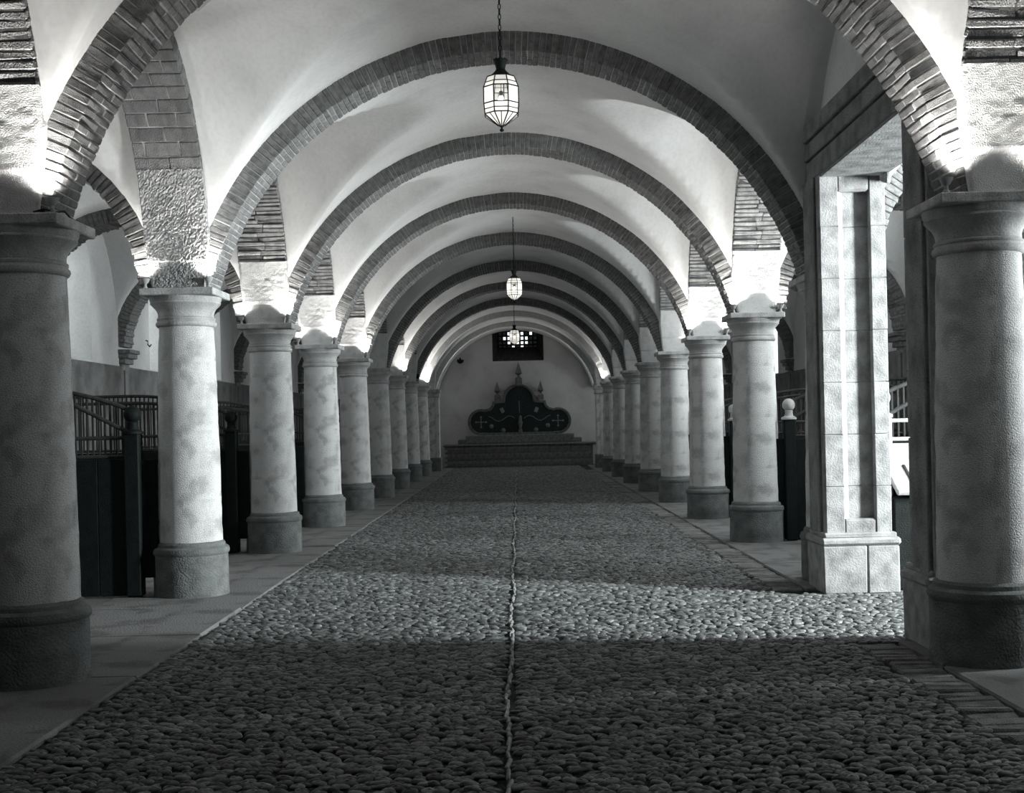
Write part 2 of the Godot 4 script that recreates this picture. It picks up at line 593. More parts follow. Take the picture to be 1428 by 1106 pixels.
func window_in_wall(side: int, n: int, idx: int, energy: float) -> void:
	var mid := zc(n) - BAY * 0.5
	var o := setting("window_%d" % idx)
	o.position = Vector3(side * 7.12, 0, mid)
	var frame := PackedVector3Array()
	var h := NSPRING + NW - SILL
	for zz in [-NW + 0.02, 0.0, NW - 0.02]:
		box_at(frame, Vector3(-0.025, SILL, zz - 0.025), Vector3(0.025, SILL + h - (0.02 if zz == 0.0 else 0.55), zz + 0.025))
	for yy in [SILL + 0.02, SILL + 0.7, NSPRING]:
		box_at(frame, Vector3(-0.025, yy - 0.025, -NW), Vector3(0.025, yy + 0.025, NW))
	put("window_frame", soup_mesh(frame), M.wood, o)
	for q in [[-1, SILL, SILL + 0.7], [1, SILL, SILL + 0.7], [-1, SILL + 0.7, NSPRING], [1, SILL + 0.7, NSPRING]]:
		put("pane", box(Vector3(0.008, q[2] - q[1], NW), 0.0), M.clear, o, Transform3D(Basis(), Vector3(0, (q[1] + q[2]) * 0.5, q[0] * NW * 0.5)))
	var fan := PackedVector2Array()
	for k in 13: fan.append(Vector2(cos(PI * k / 12.0), sin(PI * k / 12.0)) * NW)
	put("pane", soup_mesh(extrude(fan, -0.004, 0.004)), M.clear, o, Transform3D(Basis(Vector3.UP, PI / 2), Vector3(0, NSPRING, 0)))
	if energy > 0.0:
		daylight(Vector3(side * 7.5, 3.9, mid), Vector3(-side, -0.15, 0), Vector2(1.1, 1.7), energy)

func daylight(at: Vector3, towards: Vector3, size: Vector2, energy: float) -> void:
	var l := AreaLight3D.new()
	l.name = "daylight"
	add_child(l, true)
	l.area_size = size
	l.area_normalize_energy = true
	l.light_energy = energy
	l.light_color = Color(0.97, 1.0, 1.0)
	l.shadow_enabled = true
	l.look_at_from_position(at, at + towards)

func make_shell() -> void:
	outer_wall(-1)
	outer_wall(1)
	# the wall behind the camera
	var back := setting("wall_back")
	var s := PackedVector3Array()
	box_at(s, Vector3(-7.4, 0, 1.0), Vector3(7.4, 6.0, 1.4))
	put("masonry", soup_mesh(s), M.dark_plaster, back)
	# the end wall, with a splayed window
	var e := setting("wall_end")
	s = PackedVector3Array()
	var zi := -51.2
	var zo := -52.3
	var ox := 1.02; var oy0 := 4.2; var oy1 := 5.52; var cx := 0.13
	box_at(s, Vector3(-7.4, 0, zo), Vector3(7.4, oy0, zi))
	box_at(s, Vector3(-7.4, oy1, zo), Vector3(7.4, 6.0, zi))
	box_at(s, Vector3(-7.4, oy0, zo), Vector3(cx - ox, oy1, zi))
	box_at(s, Vector3(cx + ox, oy0, zo), Vector3(7.4, oy1, zi))
	put("masonry", soup_mesh(s), M.wall, e)
	var ix := 0.8; var iy0 := 4.76; var iy1 := 5.44; var zw := -51.95
	var sp := PackedVector3Array()
	quad(sp, Vector3(-ox, oy0, zi + 0.005), Vector3(ox, oy0, zi + 0.005), Vector3(ix, iy0, zw), Vector3(-ix, iy0, zw))
	quad(sp, Vector3(ox, oy0, zi + 0.005), Vector3(ox, oy1, zi + 0.005), Vector3(ix, iy1, zw), Vector3(ix, iy0, zw))
	quad(sp, Vector3(-ox, oy1, zi + 0.005), Vector3(-ox, oy0, zi + 0.005), Vector3(-ix, iy0, zw), Vector3(-ix, iy1, zw))
	quad(sp, Vector3(ox, oy1, zi + 0.005), Vector3(-ox, oy1, zi + 0.005), Vector3(-ix, iy1, zw), Vector3(ix, iy1, zw))
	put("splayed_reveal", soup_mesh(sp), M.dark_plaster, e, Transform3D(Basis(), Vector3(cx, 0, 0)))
	var o := setting("window_1")
	o.position = Vector3(cx, 0, zw)
	# a wooden lattice: nine columns and four rows of small openings, each with its pane
	var cols := 9
	var pitch := 2.0 * ix / cols
	var ys := [4.76, 4.89, 5.06, 5.25, 5.44]
	for i in cols + 1:
		put("lattice_bar", box(Vector3(0.075, iy1 - iy0, 0.05), 0.006), M.wood, o, Transform3D(Basis(), Vector3(-ix + i * pitch, (iy0 + iy1) * 0.5, 0)))
	for y in ys:
		put("lattice_bar", box(Vector3(2.0 * ix, 0.07, 0.05), 0.006), M.wood, o, Transform3D(Basis(), Vector3(0, y, 0.004)))
	var open := {"3,2": 1, "3,4": 1, "3,5": 1, "3,7": 1, "2,2": 1, "2,4": 1, "2,5": 1, "1,4": 1, "1,5": 1, "1,6": 1, "2,6": 1, "0,3": 1, "0,5": 1, "2,1": 1, "1,2": 1}
	for r in 4:
		for c in cols:
			var lit := open.has("%d,%d" % [r, c])
			put("pane", box(Vector3(pitch, ys[r + 1] - ys[r], 0.006), 0.0), M.clear if lit else M.dim_glass, o, Transform3D(Basis(), Vector3(-ix + (c + 0.5) * pitch, (ys[r] + ys[r + 1]) * 0.5, -0.03)))

# ---------------------------------------------------------------- columns

func make_column() -> Node3D:
	var c := Node3D.new()
	c.name = "column"
	put("plinth", lathe([Vector2(0, 0.0), Vector2(0.358, 0.0), Vector2(0.36, 0.02), Vector2(0.358, 0.2), Vector2(0.357, 0.415)], 56, 0.012, 3), M.plinth, c)
	put("base_moulding", lathe([Vector2(0.357, 0.412), Vector2(0.371, 0.43), Vector2(0.374, 0.452), Vector2(0.366, 0.478), Vector2(0.345, 0.492), Vector2(0.335, 0.497), Vector2(0.331, 0.522), Vector2(0.315, 0.537), Vector2(0.29, 0.55)], 56, 0.012, 3), M.plinth, c)
	var prof := []
	for k in 41:
		var t := k / 40.0
		prof.append(Vector2(lerpf(0.306, 0.263, t) + 0.006 * sin(t * PI), lerpf(0.54, 2.655, t)))
	put("shaft", lathe(prof, 64, 0.008, 4), M.shaft, c)
	put("neck_ring", lathe([Vector2(0.25, 2.638), Vector2(0.272, 2.64), Vector2(0.285, 2.65), Vector2(0.292, 2.667), Vector2(0.289, 2.685), Vector2(0.276, 2.697), Vector2(0.274, 2.704), Vector2(0.281, 2.712), Vector2(0.28, 2.724), Vector2(0.268, 2.733), Vector2(0.25, 2.735)], 56, 0.004, 5), M.capital, c)
	put("echinus", lathe([Vector2(0.25, 2.72), Vector2(0.266, 2.735), Vector2(0.266, 2.765), Vector2(0.274, 2.79), Vector2(0.292, 2.82), Vector2(0.32, 2.848), Vector2(0.338, 2.868), Vector2(0.338, 2.878), Vector2(0.334, 2.882), Vector2(0.343, 2.9), Vector2(0.35, 2.935), Vector2(0.2, 2.94)], 56, 0.004, 5), M.capital, c)
	var ab := PackedVector3Array()
	ab.append_array(moved(cbox(Vector3(0.355, 0.034, 0.355), 0.008, 0.004), Transform3D(Basis(), Vector3(0, 2.966, 0))))
	put("abacus", soup_mesh(ab), M.capital, c)
	return c

# the plastered block that stands on a capital and spreads into the arcade
func haunch_mesh(top: float, sd: int, rough: float, nr: int, nc: int) -> ArrayMesh:
	var noise := FastNoiseLite.new()
	noise.seed = sd
	noise.frequency = 3.0
	var rows := []
	for j in nr + 1:
		var y := lerpf(3.0, top, float(j) / nr)
		var hz := 0.285
		if y > SIDE_Y: hz = BAY * 0.5 - sqrt(maxf(SIDE_R * SIDE_R - (y - SIDE_Y) * (y - SIDE_Y), 0.0)) + 0.004
		hz = maxf(hz, 0.285)
		var hx := minf(0.25 + (y - 3.0) * 0.12, 0.31)
		var row := []
		for i in nc + 1:
			var t := (i % nc) / (nc / 4.0)
			var f := t - floorf(t)
			var p := Vector2.ZERO
			match int(floorf(t)):
				0: p = Vector2(hx, lerpf(-hz, hz, f))
				1: p = Vector2(lerpf(hx, -hx, f), hz)
				2: p = Vector2(-hx, lerpf(hz, -hz, f))
				_: p = Vector2(lerpf(-hx, hx, f), -hz)
			var q := Vector3(p.x, y, p.y)
			q += Vector3(p.x, 0, p.y).normalized() * rough * (0.6 * noise.get_noise_3dv(q * 1.4) + 0.5 * noise.get_noise_3dv(q * 11.0) + 1.1 * noise.get_noise_3dv(q * 24.0))
			row.append(q)
		rows.append(row)
	return sheet(rows, false)

# ---------------------------------------------------------------- arches

# one brick of a ring: local x points outward along the radius, y along the arc, z through the arch
func voussoir(r0: float, r1: float, t: float, depth: float, jit: float) -> PackedVector3Array:
	var rm := (r0 + r1) * 0.5
	return cbox(Vector3((r1 - r0) * 0.5, t * 0.5, depth * 0.5), minf(0.007, t * 0.14), jit, (r1 - r0) * 0.5 / rm)

func ring_place(rm: float, a: float, z: float) -> Transform3D:
	return Transform3D(Basis(Vector3.BACK, a), Vector3(cos(a) * rm, sin(a) * rm, z))

# the bricks of a transverse ring as [transform, which shape]; centre of the ring at the origin
func ring_bricks(r0: float, r1: float, half: float, a0: float, n: int, longs: float) -> Array:
	var out := []
	var rm := (r0 + r1) * 0.5
	for k in n:
		var a := lerpf(a0, PI - a0, (k + 0.5) / n)
		var cut := half * 2.0 * (longs if k % 2 else 1.0 - longs)
		var zs := -half
		for d in [cut, half * 2.0 - cut]:
			var low := minf(a, PI - a) < deg_to_rad(47.0)
			var xf := ring_place((rm if not low else ARC_R + (RING + 0.012) * 0.5) + rng.randf_range(-0.004, 0.004), a, zs + d * 0.5 + rng.randf_range(-0.004, 0.004))
			xf.basis = xf.basis * Basis(Vector3.BACK, rng.randf_range(-0.007, 0.007))
			out.append([xf, (0 if d > half else 1) + (2 if low else 0), rng.randi() % 3])
			zs += d
	return out

func ring_core(r0: float, r1: float, half: float, a0: float, a1 := -1.0) -> PackedVector3Array:
	var s := PackedVector3Array()
	var n := 60
	var e := PI - a0 if a1 < 0.0 else a1
	for k in n:
		var a := lerpf(a0, e, float(k) / n)
		var b := lerpf(a0, e, float(k + 1) / n)
		var p := func(r: float, t: float, z: float) -> Vector3: return Vector3(cos(t) * r, sin(t) * r, z)
		quad(s, p.call(r0, a, half), p.call(r1, a, half), p.call(r1, b, half), p.call(r0, b, half))
		quad(s, p.call(r0, a, -half), p.call(r0, b, -half), p.call(r1, b, -half), p.call(r1, a, -half))
		quad(s, p.call(r0, a, -half), p.call(r0, a, half), p.call(r0, b, half), p.call(r0, b, -half))
		quad(s, p.call(r1, a, half), p.call(r1, a, -half), p.call(r1, b, -half), p.call(r1, b, half))
	return s

func make_arches() -> void:
	var r1 := ARC_R + RING + 0.1
	var a0 := asin((3.0 - ARC_Y) / ARC_R)
	var count := 138
	var t := (PI - 2.0 * a0) * (ARC_R + 0.1) / count - 0.006
	var shapes := [[], [], [], []]
	for j in 4:
		for k in 3:
			shapes[j].append(voussoir(ARC_R, r1 if j < 2 else ARC_R + RING + 0.012, t, (0.62 if j % 2 == 0 else 0.38) * HALF * 2.0 - 0.006, 0.003))
	var fill := PackedVector3Array()
	for turned in [0, 1]:
		var part := ring_core(ARC_R + RING - 0.01, ARC_R + 0.56, HALF - 0.012, a0, deg_to_rad(50.0))
		if turned:
			part = Transform3D(Basis(Vector3.UP, PI), Vector3.ZERO) * part
		fill.append_array(part)
	var fill_mesh := soup_mesh(fill)
	var meshes := []
	for j in 4: meshes.append(shapes[j].map(func(q): return soup_mesh(q)))
	var core := soup_mesh(ring_core(ARC_R + 0.007, ARC_R + RING, HALF - 0.011, a0))
	var far := []
	for v in 2:
		var s := PackedVector3Array()
		for q in ring_bricks(ARC_R, r1, HALF, a0, count, 0.62): s.append_array(moved(shapes[q[1]][q[2]], q[0]))
		far.append(soup_mesh(s))
	for n in range(1, 11):
		var where := "on the %s pair of columns" % ORD[n] if n < 10 else "on the end pilasters"
		var look := "dark brick arch across the nave" if n < 9 else "pale limewashed brick arch across the nave"
		var o := thing("brick_arch", "%s %s" % [look, where], "arch", Vector3(0, ARC_Y, zc(n)), "arches across the nave")
		put("mortar_core", core, M.mortar if n < 9 else M.plaster, o)
		put("plaster_spandrel", fill_mesh, M.plaster, o)
		if n <= 2:
			for q in ring_bricks(ARC_R, r1, HALF, a0, count, 0.62):
				put("brick", meshes[q[1]][q[2]], M.bricks[rng.randi() % 4], o, q[0])
		else:
			var b := put("brickwork", far[n % 2], M.bricks[1 + n % 2] if n < 9 else M.haunch, o)
			b.set_meta("kind", "stuff")

# the arcade: rings of bricks along the rows of columns
func make_arcades() -> void:
	var hx := 0.315
	var r1 := SIDE_R + RING + 0.1
	var t := 0.052
	var a0 := 0.275
	var count := 80
	var rm := (SIDE_R + r1) * 0.5
	var arc := (PI - 2.0 * a0) / count
	var full := []       # courses of two bricks through the wall
	for k in count:
		var a := a0 + (k + 0.5) * arc
		var cut := rng.randf_range(0.4, 0.6) * hx * 2.0
		var zs := -hx
		for d in [cut, hx * 2.0 - cut]:
			var piece := cbox(Vector3((r1 - SIDE_R) * 0.5, t * 0.5, d * 0.5 - 0.003), 0.009, 0.006, (r1 - SIDE_R) * 0.5 / rm)
			var xf := ring_place(rm + rng.randf_range(-0.014, 0.014), a, zs + d * 0.5)
			full.append([a, moved(piece, Transform3D(Basis(), Vector3.ZERO)), xf])
			zs += d
	var joined := PackedVector3Array()
	var upper := PackedVector3Array()
	for q in full:
		var m := moved(q[1], q[2])
		joined.append_array(m)
		if q[0] < PI * 0.5: upper.append_array(m)
	var whole := soup_mesh(joined)
	var half_far := soup_mesh(upper)
	var core := soup_mesh(ring_core(SIDE_R + 0.012, r1 - 0.03, hx - 0.02, 0.255))
	var turn := Basis(Vector3.UP, PI / 2)      # local x (towards angle 0) becomes -z: away from the camera
	for side in [-1, 1]:
		for n in range(0, 10):
			if side > 0 and n == 1: continue
			var row := "in the row facing the portal" if side < 0 else "on the portal side"
			var lab := "arcade arch %s, ending on its %s column" % [row, ORD[n + 1]] if n < 9 else "last arcade arch %s, ending at the pilaster" % row
			if n == 1: lab = "arcade arch of large pale blocks, second in the row facing the portal"
			var o := thing("arcade_arch", lab, "arch", Vector3(side * (COLX + 0.005), SIDE_Y, zc(n) - BAY * 0.5), "arches along the rows of columns")
			put("mortar_core", core, M.mortar_dark if n != 1 else M.mortar, o, Transform3D(turn, Vector3.ZERO))
			if n == 0:
				for q in full:
					if q[0] < PI * 0.5:
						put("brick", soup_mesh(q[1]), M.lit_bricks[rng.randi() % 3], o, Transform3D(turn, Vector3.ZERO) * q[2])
			elif n == 1:
				var cn := 14
				var ba := (PI * 0.5 - 0.46) / cn
				for k in cn:
					var a := 0.46 + (k + 0.5) * ba
					var cuts := [-hx, -hx + 0.2, hx - 0.16, hx] if k % 2 else [-hx, -hx + 0.33, hx]
					if k % 4 == 1: cuts = [-hx, -hx + 0.12, -hx + 0.45, hx]
					for i in cuts.size() - 1:
						var d: float = cuts[i + 1] - cuts[i]
						var piece := cbox(Vector3((r1 - SIDE_R) * 0.5, ba * rm * 0.5 - 0.004, d * 0.5 - 0.004), 0.008, 0.004, (r1 - SIDE_R) * 0.5 / rm)
						put("block", soup_mesh(piece), M.blocks[rng.randi() % 3], o, Transform3D(turn, Vector3.ZERO) * ring_place(rm + rng.randf_range(-0.004, 0.004), a, (cuts[i] + cuts[i + 1]) * 0.5))
			if n > 1:
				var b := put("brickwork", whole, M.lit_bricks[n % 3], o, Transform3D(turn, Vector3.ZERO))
				b.set_meta("kind", "stuff")
			else:
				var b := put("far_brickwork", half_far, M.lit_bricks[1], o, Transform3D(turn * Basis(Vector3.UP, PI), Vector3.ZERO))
				b.set_meta("kind", "stuff")
	# plastered haunches under them
	var hm := haunch_mesh(3.79, 7, 0.007, 40, 64)
	var hm2 := haunch_mesh(4.1, 8, 0.013, 130, 320)
	for side in [-1, 1]:
		for n in range(1, 11):
			var row := "in the row facing the portal" if side < 0 else "on the portal side"
			var lab := "white plastered block above the %s column %s" % [ORD[n], row]
			if n == 2 and side < 0: lab = "coarsely pitted block above the second column in the row facing the portal"
			if n == 10: lab = "white plastered block above the end pilaster %s" % row
			var o := thing("arch_springer", lab, "springer", Vector3(side * (COLX + 0.0), 0, zc(n)), "plastered blocks on the capitals")
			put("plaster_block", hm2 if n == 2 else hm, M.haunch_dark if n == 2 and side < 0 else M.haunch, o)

func make_aisle_arches() -> void:
	var r1 := AISLE_R + RING + 0.08
	var count := 70
	var s := PackedVector3Array()
	var t := PI * (AISLE_R + 0.1) / count - 0.008
	for k in count:
		var a := lerpf(0.03, PI - 0.03, (k + 0.5) / count)
		s.append_array(moved(voussoir(AISLE_R, r1, t, HALF * 2.0 - 0.01, 0.008), ring_place((AISLE_R + r1) * 0.5 + rng.randf_range(-0.01, 0.01), a, 0.0)))
	var bricks := soup_mesh(s)
	var core := soup_mesh(ring_core(AISLE_R + 0.012, r1 - 0.03, HALF - 0.02, 0.03))
	var steps := [[0.05, 0.10, 0.2], [0.11, 0.09, 0.22], [0.17, 0.08, 0.25], [0.21, 0.07, 0.27]]
	for side in [-1, 1]:
		for n in range(1, 10):
			var row := "in the aisle facing the portal" if side < 0 else "in the aisle on the portal side"
			var o := thing("aisle_arch", "dark brick arch %s, behind its %s column" % [row, ORD[n]], "arch", Vector3(side * AISLE_X, 3.0, zc(n)), "arches across the aisles")
			put("mortar_core", core, M.mortar_dark, o)
			var b := put("brickwork", bricks, M.bricks[n % 3], o)
			b.set_meta("kind", "stuff")
			var y := -0.34
			for q in steps:
				put("corbel_course", box(Vector3(q[0] + 0.1, q[1], q[2] * 2.0), 0.012, 0.004), M.bricks[0], o, Transform3D(Basis(), Vector3(side * (WALL_X - AISLE_X + 0.05 - q[0] * 0.5), y + q[1] * 0.5, 0)))
				y += q[1]
			if side < 0 or n > 1: put("wall_strip", box(Vector3(0.06, 2.3, 0.28), 0.008), M.dado, o, Transform3D(Basis(), Vector3(side * (WALL_X - AISLE_X - 0.05), -1.49, 0)))

# ---------------------------------------------------------------- uplights, lanterns

func make_uplight() -> Node3D:
	var o := Node3D.new()
	o.name = "uplight"
	tag(o, "", "spotlight", "small floodlights on the capitals", "thing")
	put("housing", lathe([Vector2(0.0, 0.0), Vector2(0.022, 0.0), Vector2(0.022, 0.012), Vector2(0.014, 0.02), Vector2(0.014, 0.045), Vector2(0.03, 0.06), Vector2(0.046, 0.095), Vector2(0.042, 0.095), Vector2(0.02, 0.07), Vector2(0.0, 0.07)], 16), M.pale_stone, o)
	put("lens", lathe([Vector2(0.0, 0.088), Vector2(0.03, 0.086), Vector2(0.04, 0.091), Vector2(0.0, 0.092)], 16), M.cup_glow, o)
	return o

func make_lamps() -> void:
	# energy on the nave side and on the aisle side of every capital
	var table := {
		-1: {1: [1.5, 1.1], 2: [1.5, 1.1], 3: [1.5, 1.0], 4: [1.5, 0.8], 5: [1.5, 0.8], 7: [1.6, 0.3], 9: [2.0, 0.3], 10: [2.1, 0.0]},
		1: {1: [2.0, 0.9], 3: [2.2, 1.2], 4: [2.0, 0.9], 5: [0.0, 0.9], 6: [0.0, 0.3], 9: [0.7, 0.0], 10: [2.1, 0.0]},
	}
	var proto := make_uplight()
	for side in [-1, 1]:
		for n in table[side]:
			for k in 2:
				var e: float = table[side][n][k]
				if e <= 0.0: continue
				var o: Node3D = proto.duplicate()
				o.name = numbered("uplight")
				add_child(o)
				var dx: float = -side * 0.305 if k == 0 else side * 0.305
				o.position = Vector3(side * colx(side, n) + dx, 3.0, zc(n) + (0.31 if n < 10 else -0.31))
				var row := "in the row facing the portal" if side < 0 else "on the portal side"
				o.set_meta("label", "small floodlight, %s corner of the %s capital %s" % ["nave" if k == 0 else "aisle", ORD[n], row])
				var l := SpotLight3D.new()
				l.name = "beam"
				o.add_child(l)
				l.position = Vector3(0, 0.1, 0)
				l.light_energy = e * (1.8 if k == 0 else 1.05)
				l.light_color = Color(1.0, 0.99, 0.97)
				l.spot_angle = 78.0
				l.spot_angle_attenuation = 0.6
				l.spot_range = 60.0
				l.spot_attenuation = 2.0
				l.light_size = 0.05
				l.shadow_enabled = true
				var aim := Vector3(signf(dx) * 0.12, 1.0, 0.02)
				l.basis = Basis.looking_at(aim.normalized(), Vector3(0, 0, 1))
	proto.free()

func colx(side: int, n: int) -> float:
	if n == 1: return 3.14 if side < 0 else 3.08
	return COLX

func make_lantern(called: String, label: String, at: Vector3, top: float, energy: float) -> void:
	var o := thing(called, label, "lantern", at, "glass lanterns hanging from the vault")
	# heights are measured from the middle of the glass
	var tiers := [[0.108, 0.134], [0.141, 0.045], [0.141, -0.089], [0.134, -0.171], [0.024, -0.26]]
	var p := func(k: int, i: int) -> Vector3:
		var a := TAU * (i + 0.5) / 8.0
		var r: float = tiers[k][0] / cos(PI / 8.0)
		return Vector3(cos(a) * r, tiers[k][1], sin(a) * r)
	for k in 4:
		for i in 8:
			var a: Vector3 = p.call(k, i); var b: Vector3 = p.call(k, i + 1); var c: Vector3 = p.call(k + 1, i + 1); var d: Vector3 = p.call(k + 1, i)
			var s := PackedVector3Array()
			var inn := ((a + b + c + d) * 0.25 * Vector3(1, 0, 1)).normalized() * 0.003
			quad(s, a, b, c, d)
			quad(s, d - inn, c - inn, b - inn, a - inn)
			var middle := k == 1 and (i == 1)
			put("pane", soup_mesh(s), M.clear if middle else M.frosted, o)
			var lead := PackedVector3Array()
			lead.append_array(tube([a, b], 0.0055, 5))
			lead.append_array(tube([a, d], 0.0055, 5))
			if k < 3:   # a second came divides each pane
				var f := 0.55 if k != 1 else 0.0
				if f > 0.0: lead.append_array(tube([a.lerp(d, f), b.lerp(c, f)], 0.0042, 5))
				elif i % 2: lead.append_array(tube([a.lerp(b, 0.3), d.lerp(c, 0.3)], 0.0042, 5))
			else:
				lead.append_array(tube([a.lerp(b, 0.5), d.lerp(c, 0.5)], 0.0042, 5))
			put("came", soup_mesh(lead), M.black, o)
	put("cap", lathe([Vector2(0.112, 0.132), Vector2(0.1, 0.146), Vector2(0.07, 0.165), Vector2(0.045, 0.19), Vector2(0.036, 0.205), Vector2(0.0, 0.205)], 8, 0.0, 1, true), M.black, o)
	put("crown", lathe([Vector2(0.036, 0.2), Vector2(0.04, 0.22), Vector2(0.052, 0.27), Vector2(0.06, 0.28), Vector2(0.05, 0.272), Vector2(0.02, 0.225), Vector2(0.0, 0.225)], 12), M.black, o)
	for i in 8:
		var a := TAU * i / 8.0
		put("crown_point", lathe([Vector2(0.009, 0.27), Vector2(0.007, 0.285), Vector2(0.0, 0.292)], 5), M.black, o, Transform3D(Basis(), Vector3(cos(a) * 0.05, 0, sin(a) * 0.05)))
	put("finial", lathe([Vector2(0.0, -0.312), Vector2(0.014, -0.305), Vector2(0.02, -0.294), Vector2(0.008, -0.284), Vector2(0.008, -0.275), Vector2(0.026, -0.262), Vector2(0.0, -0.255)], 12), M.black, o)
	put("cord", soup_mesh(tube([Vector3(0, 0.2, 0), Vector3(0, 0.03, 0)], 0.003, 5)), M.black, o)
	put("bulb_holder", lathe([Vector2(0.0, -0.015), Vector2(0.016, -0.012), Vector2(0.016, 0.02), Vector2(0.0, 0.03)], 10), M.black, o)
	put("bulb", lathe([Vector2(0.0, -0.095), Vector2(0.02, -0.088), Vector2(0.03, -0.065), Vector2(0.028, -0.045), Vector2(0.016, -0.02), Vector2(0.0, -0.01)], 16), M.glow, o)
	# the chain: links up to the vault
	var len := top - at.y - 0.27
	var link := PackedVector3Array()
	var pts := []
	for i in 11:
		var a := TAU * i / 10.0
		pts.append(Vector3(cos(a) * 0.011, sin(a) * 0.026, 0))
	link = tube(pts, 0.0042, 5)
	var lm := soup_mesh(link)
	var n := int(len / 0.042)
	for i in n:
		put("chain_link", lm, M.black, o, Transform3D(Basis(Vector3.UP, PI / 2 * (i % 2) + 0.4), Vector3(0, 0.29 + i * (len / n), 0)))
	var l := OmniLight3D.new()
	l.name = "lantern_light"
	o.add_child(l)
	l.position = Vector3(0, -0.06, 0)
	l.light_energy = energy
	l.light_color = Color(1.0, 0.98, 0.95)
	l.light_size = 0.025
	l.omni_range = 60.0
	l.omni_attenuation = 2.0
	l.shadow_enabled = true

# ---------------------------------------------------------------- the stone portal

func panel_jamb(o: Node3D, x0: float, x1: float, z0: float, z1: float, face: int, y1: float) -> void:
	# z0 is the face that looks into the opening; `face` +1 when that face looks towards the camera
	var s := PackedVector3Array()
	var depth := 0.09
	box_at(s, Vector3(x0, 0.5, minf(z0 - face * depth, z1)), Vector3(x1, y1, maxf(z0 - face * depth, z1)), 0.008)
	put("jamb_core", soup_mesh(s), M.jamb, o)
	# margins round a sunk panel, in courses
	var w := 0.14
	var y := 0.5
	var step := (y1 - 0.5) / 7.0
	for k in 7:
		for xs in [[x0, x0 + w + 0.03], [x1 - w, x1]]:
			put("margin_stone", box(Vector3(xs[1] - xs[0], step - 0.002, depth + 0.01), 0.006, 0.002), M.jamb, o, Transform3D(Basis(), Vector3((xs[0] + xs[1]) * 0.5, y + step * 0.5, z0 - face * depth * 0.5)))
		put("panel_stone", box(Vector3(x1 - x0 - 2.0 * w - 0.02, step - 0.004, 0.02), 0.004), M.jamb, o, Transform3D(Basis(), Vector3((x0 + x1) * 0.5 + 0.015, y + step * 0.5, z0 - face * (depth + 0.0))))
		y += step
	for ys in [[0.5, 0.68], [y1 - 0.16, y1]]:
		put("panel_border", box(Vector3(x1 - x0 - 2.0 * w - 0.02, ys[1] - ys[0], depth), 0.02), M.jamb, o, Transform3D(Basis(), Vector3((x0 + x1) * 0.5 + 0.015, (ys[0] + ys[1]) * 0.5, z0 - face * depth * 0.5)))
	# a bevel on the nave side of the panel
	var bev := PackedVector3Array()
	var bx := x0 + w + 0.03
	var zf := z0
	var zb := z0 - face * depth
	if face > 0:
		quad(bev, Vector3(bx, 0.68, zf), Vector3(bx + 0.06, 0.68, zb + 0.012), Vector3(bx + 0.06, y1 - 0.16, zb + 0.012), Vector3(bx, y1 - 0.16, zf))
	else:
		quad(bev, Vector3(bx, y1 - 0.16, zf), Vector3(bx + 0.06, y1 - 0.16, zb - 0.012), Vector3(bx + 0.06, 0.68, zb - 0.012), Vector3(bx, 0.68, zf))
	put("panel_bevel", soup_mesh(bev), M.jamb, o)
	# mouldings down the face towards the nave
	var zm := (z0 + z1) * 0.5
	for q in [[0.02, 0.08], [0.034, 0.05]]:
		put("face_moulding", box(Vector3(q[0], y1 - 0.5, absf(z1 - z0) * 0.86 - q[1] * 2.0), 0.008, 0.002), M.lintel, o, Transform3D(Basis(), Vector3(x0 - q[0] * 0.5 + 0.005, (y1 + 0.5) * 0.5, zm - face * 0.04)))
	# base
	var hb := Vector3(x1 - x0 + 0.1, 0.44, absf(z1 - z0) + 0.06)
	var mid := Vector3((x0 + x1) * 0.5, 0.22, zm + face * 0.03)
	for half in [[-0.5, 0.08], [0.08, 0.5]]:
		var wd: float = (half[1] - half[0]) * hb.x
		put("base_block", box(Vector3(wd - 0.006, 0.44, hb.z), 0.014, 0.004), M.jamb, o, Transform3D(Basis(), mid + Vector3((half[0] + half[1]) * 0.5 * hb.x, 0, 0)))
	put("base_moulding", box(Vector3(hb.x + 0.03, 0.075, hb.z + 0.03), 0.026, 0.003), M.jamb, o, Transform3D(Basis(), mid + Vector3(0, 0.255, 0)))
	put("base_fillet", box(Vector3(hb.x - 0.04, 0.05, hb.z - 0.03), 0.012, 0.003), M.jamb, o, Transform3D(Basis(), mid + Vector3(0, 0.31, 0)))

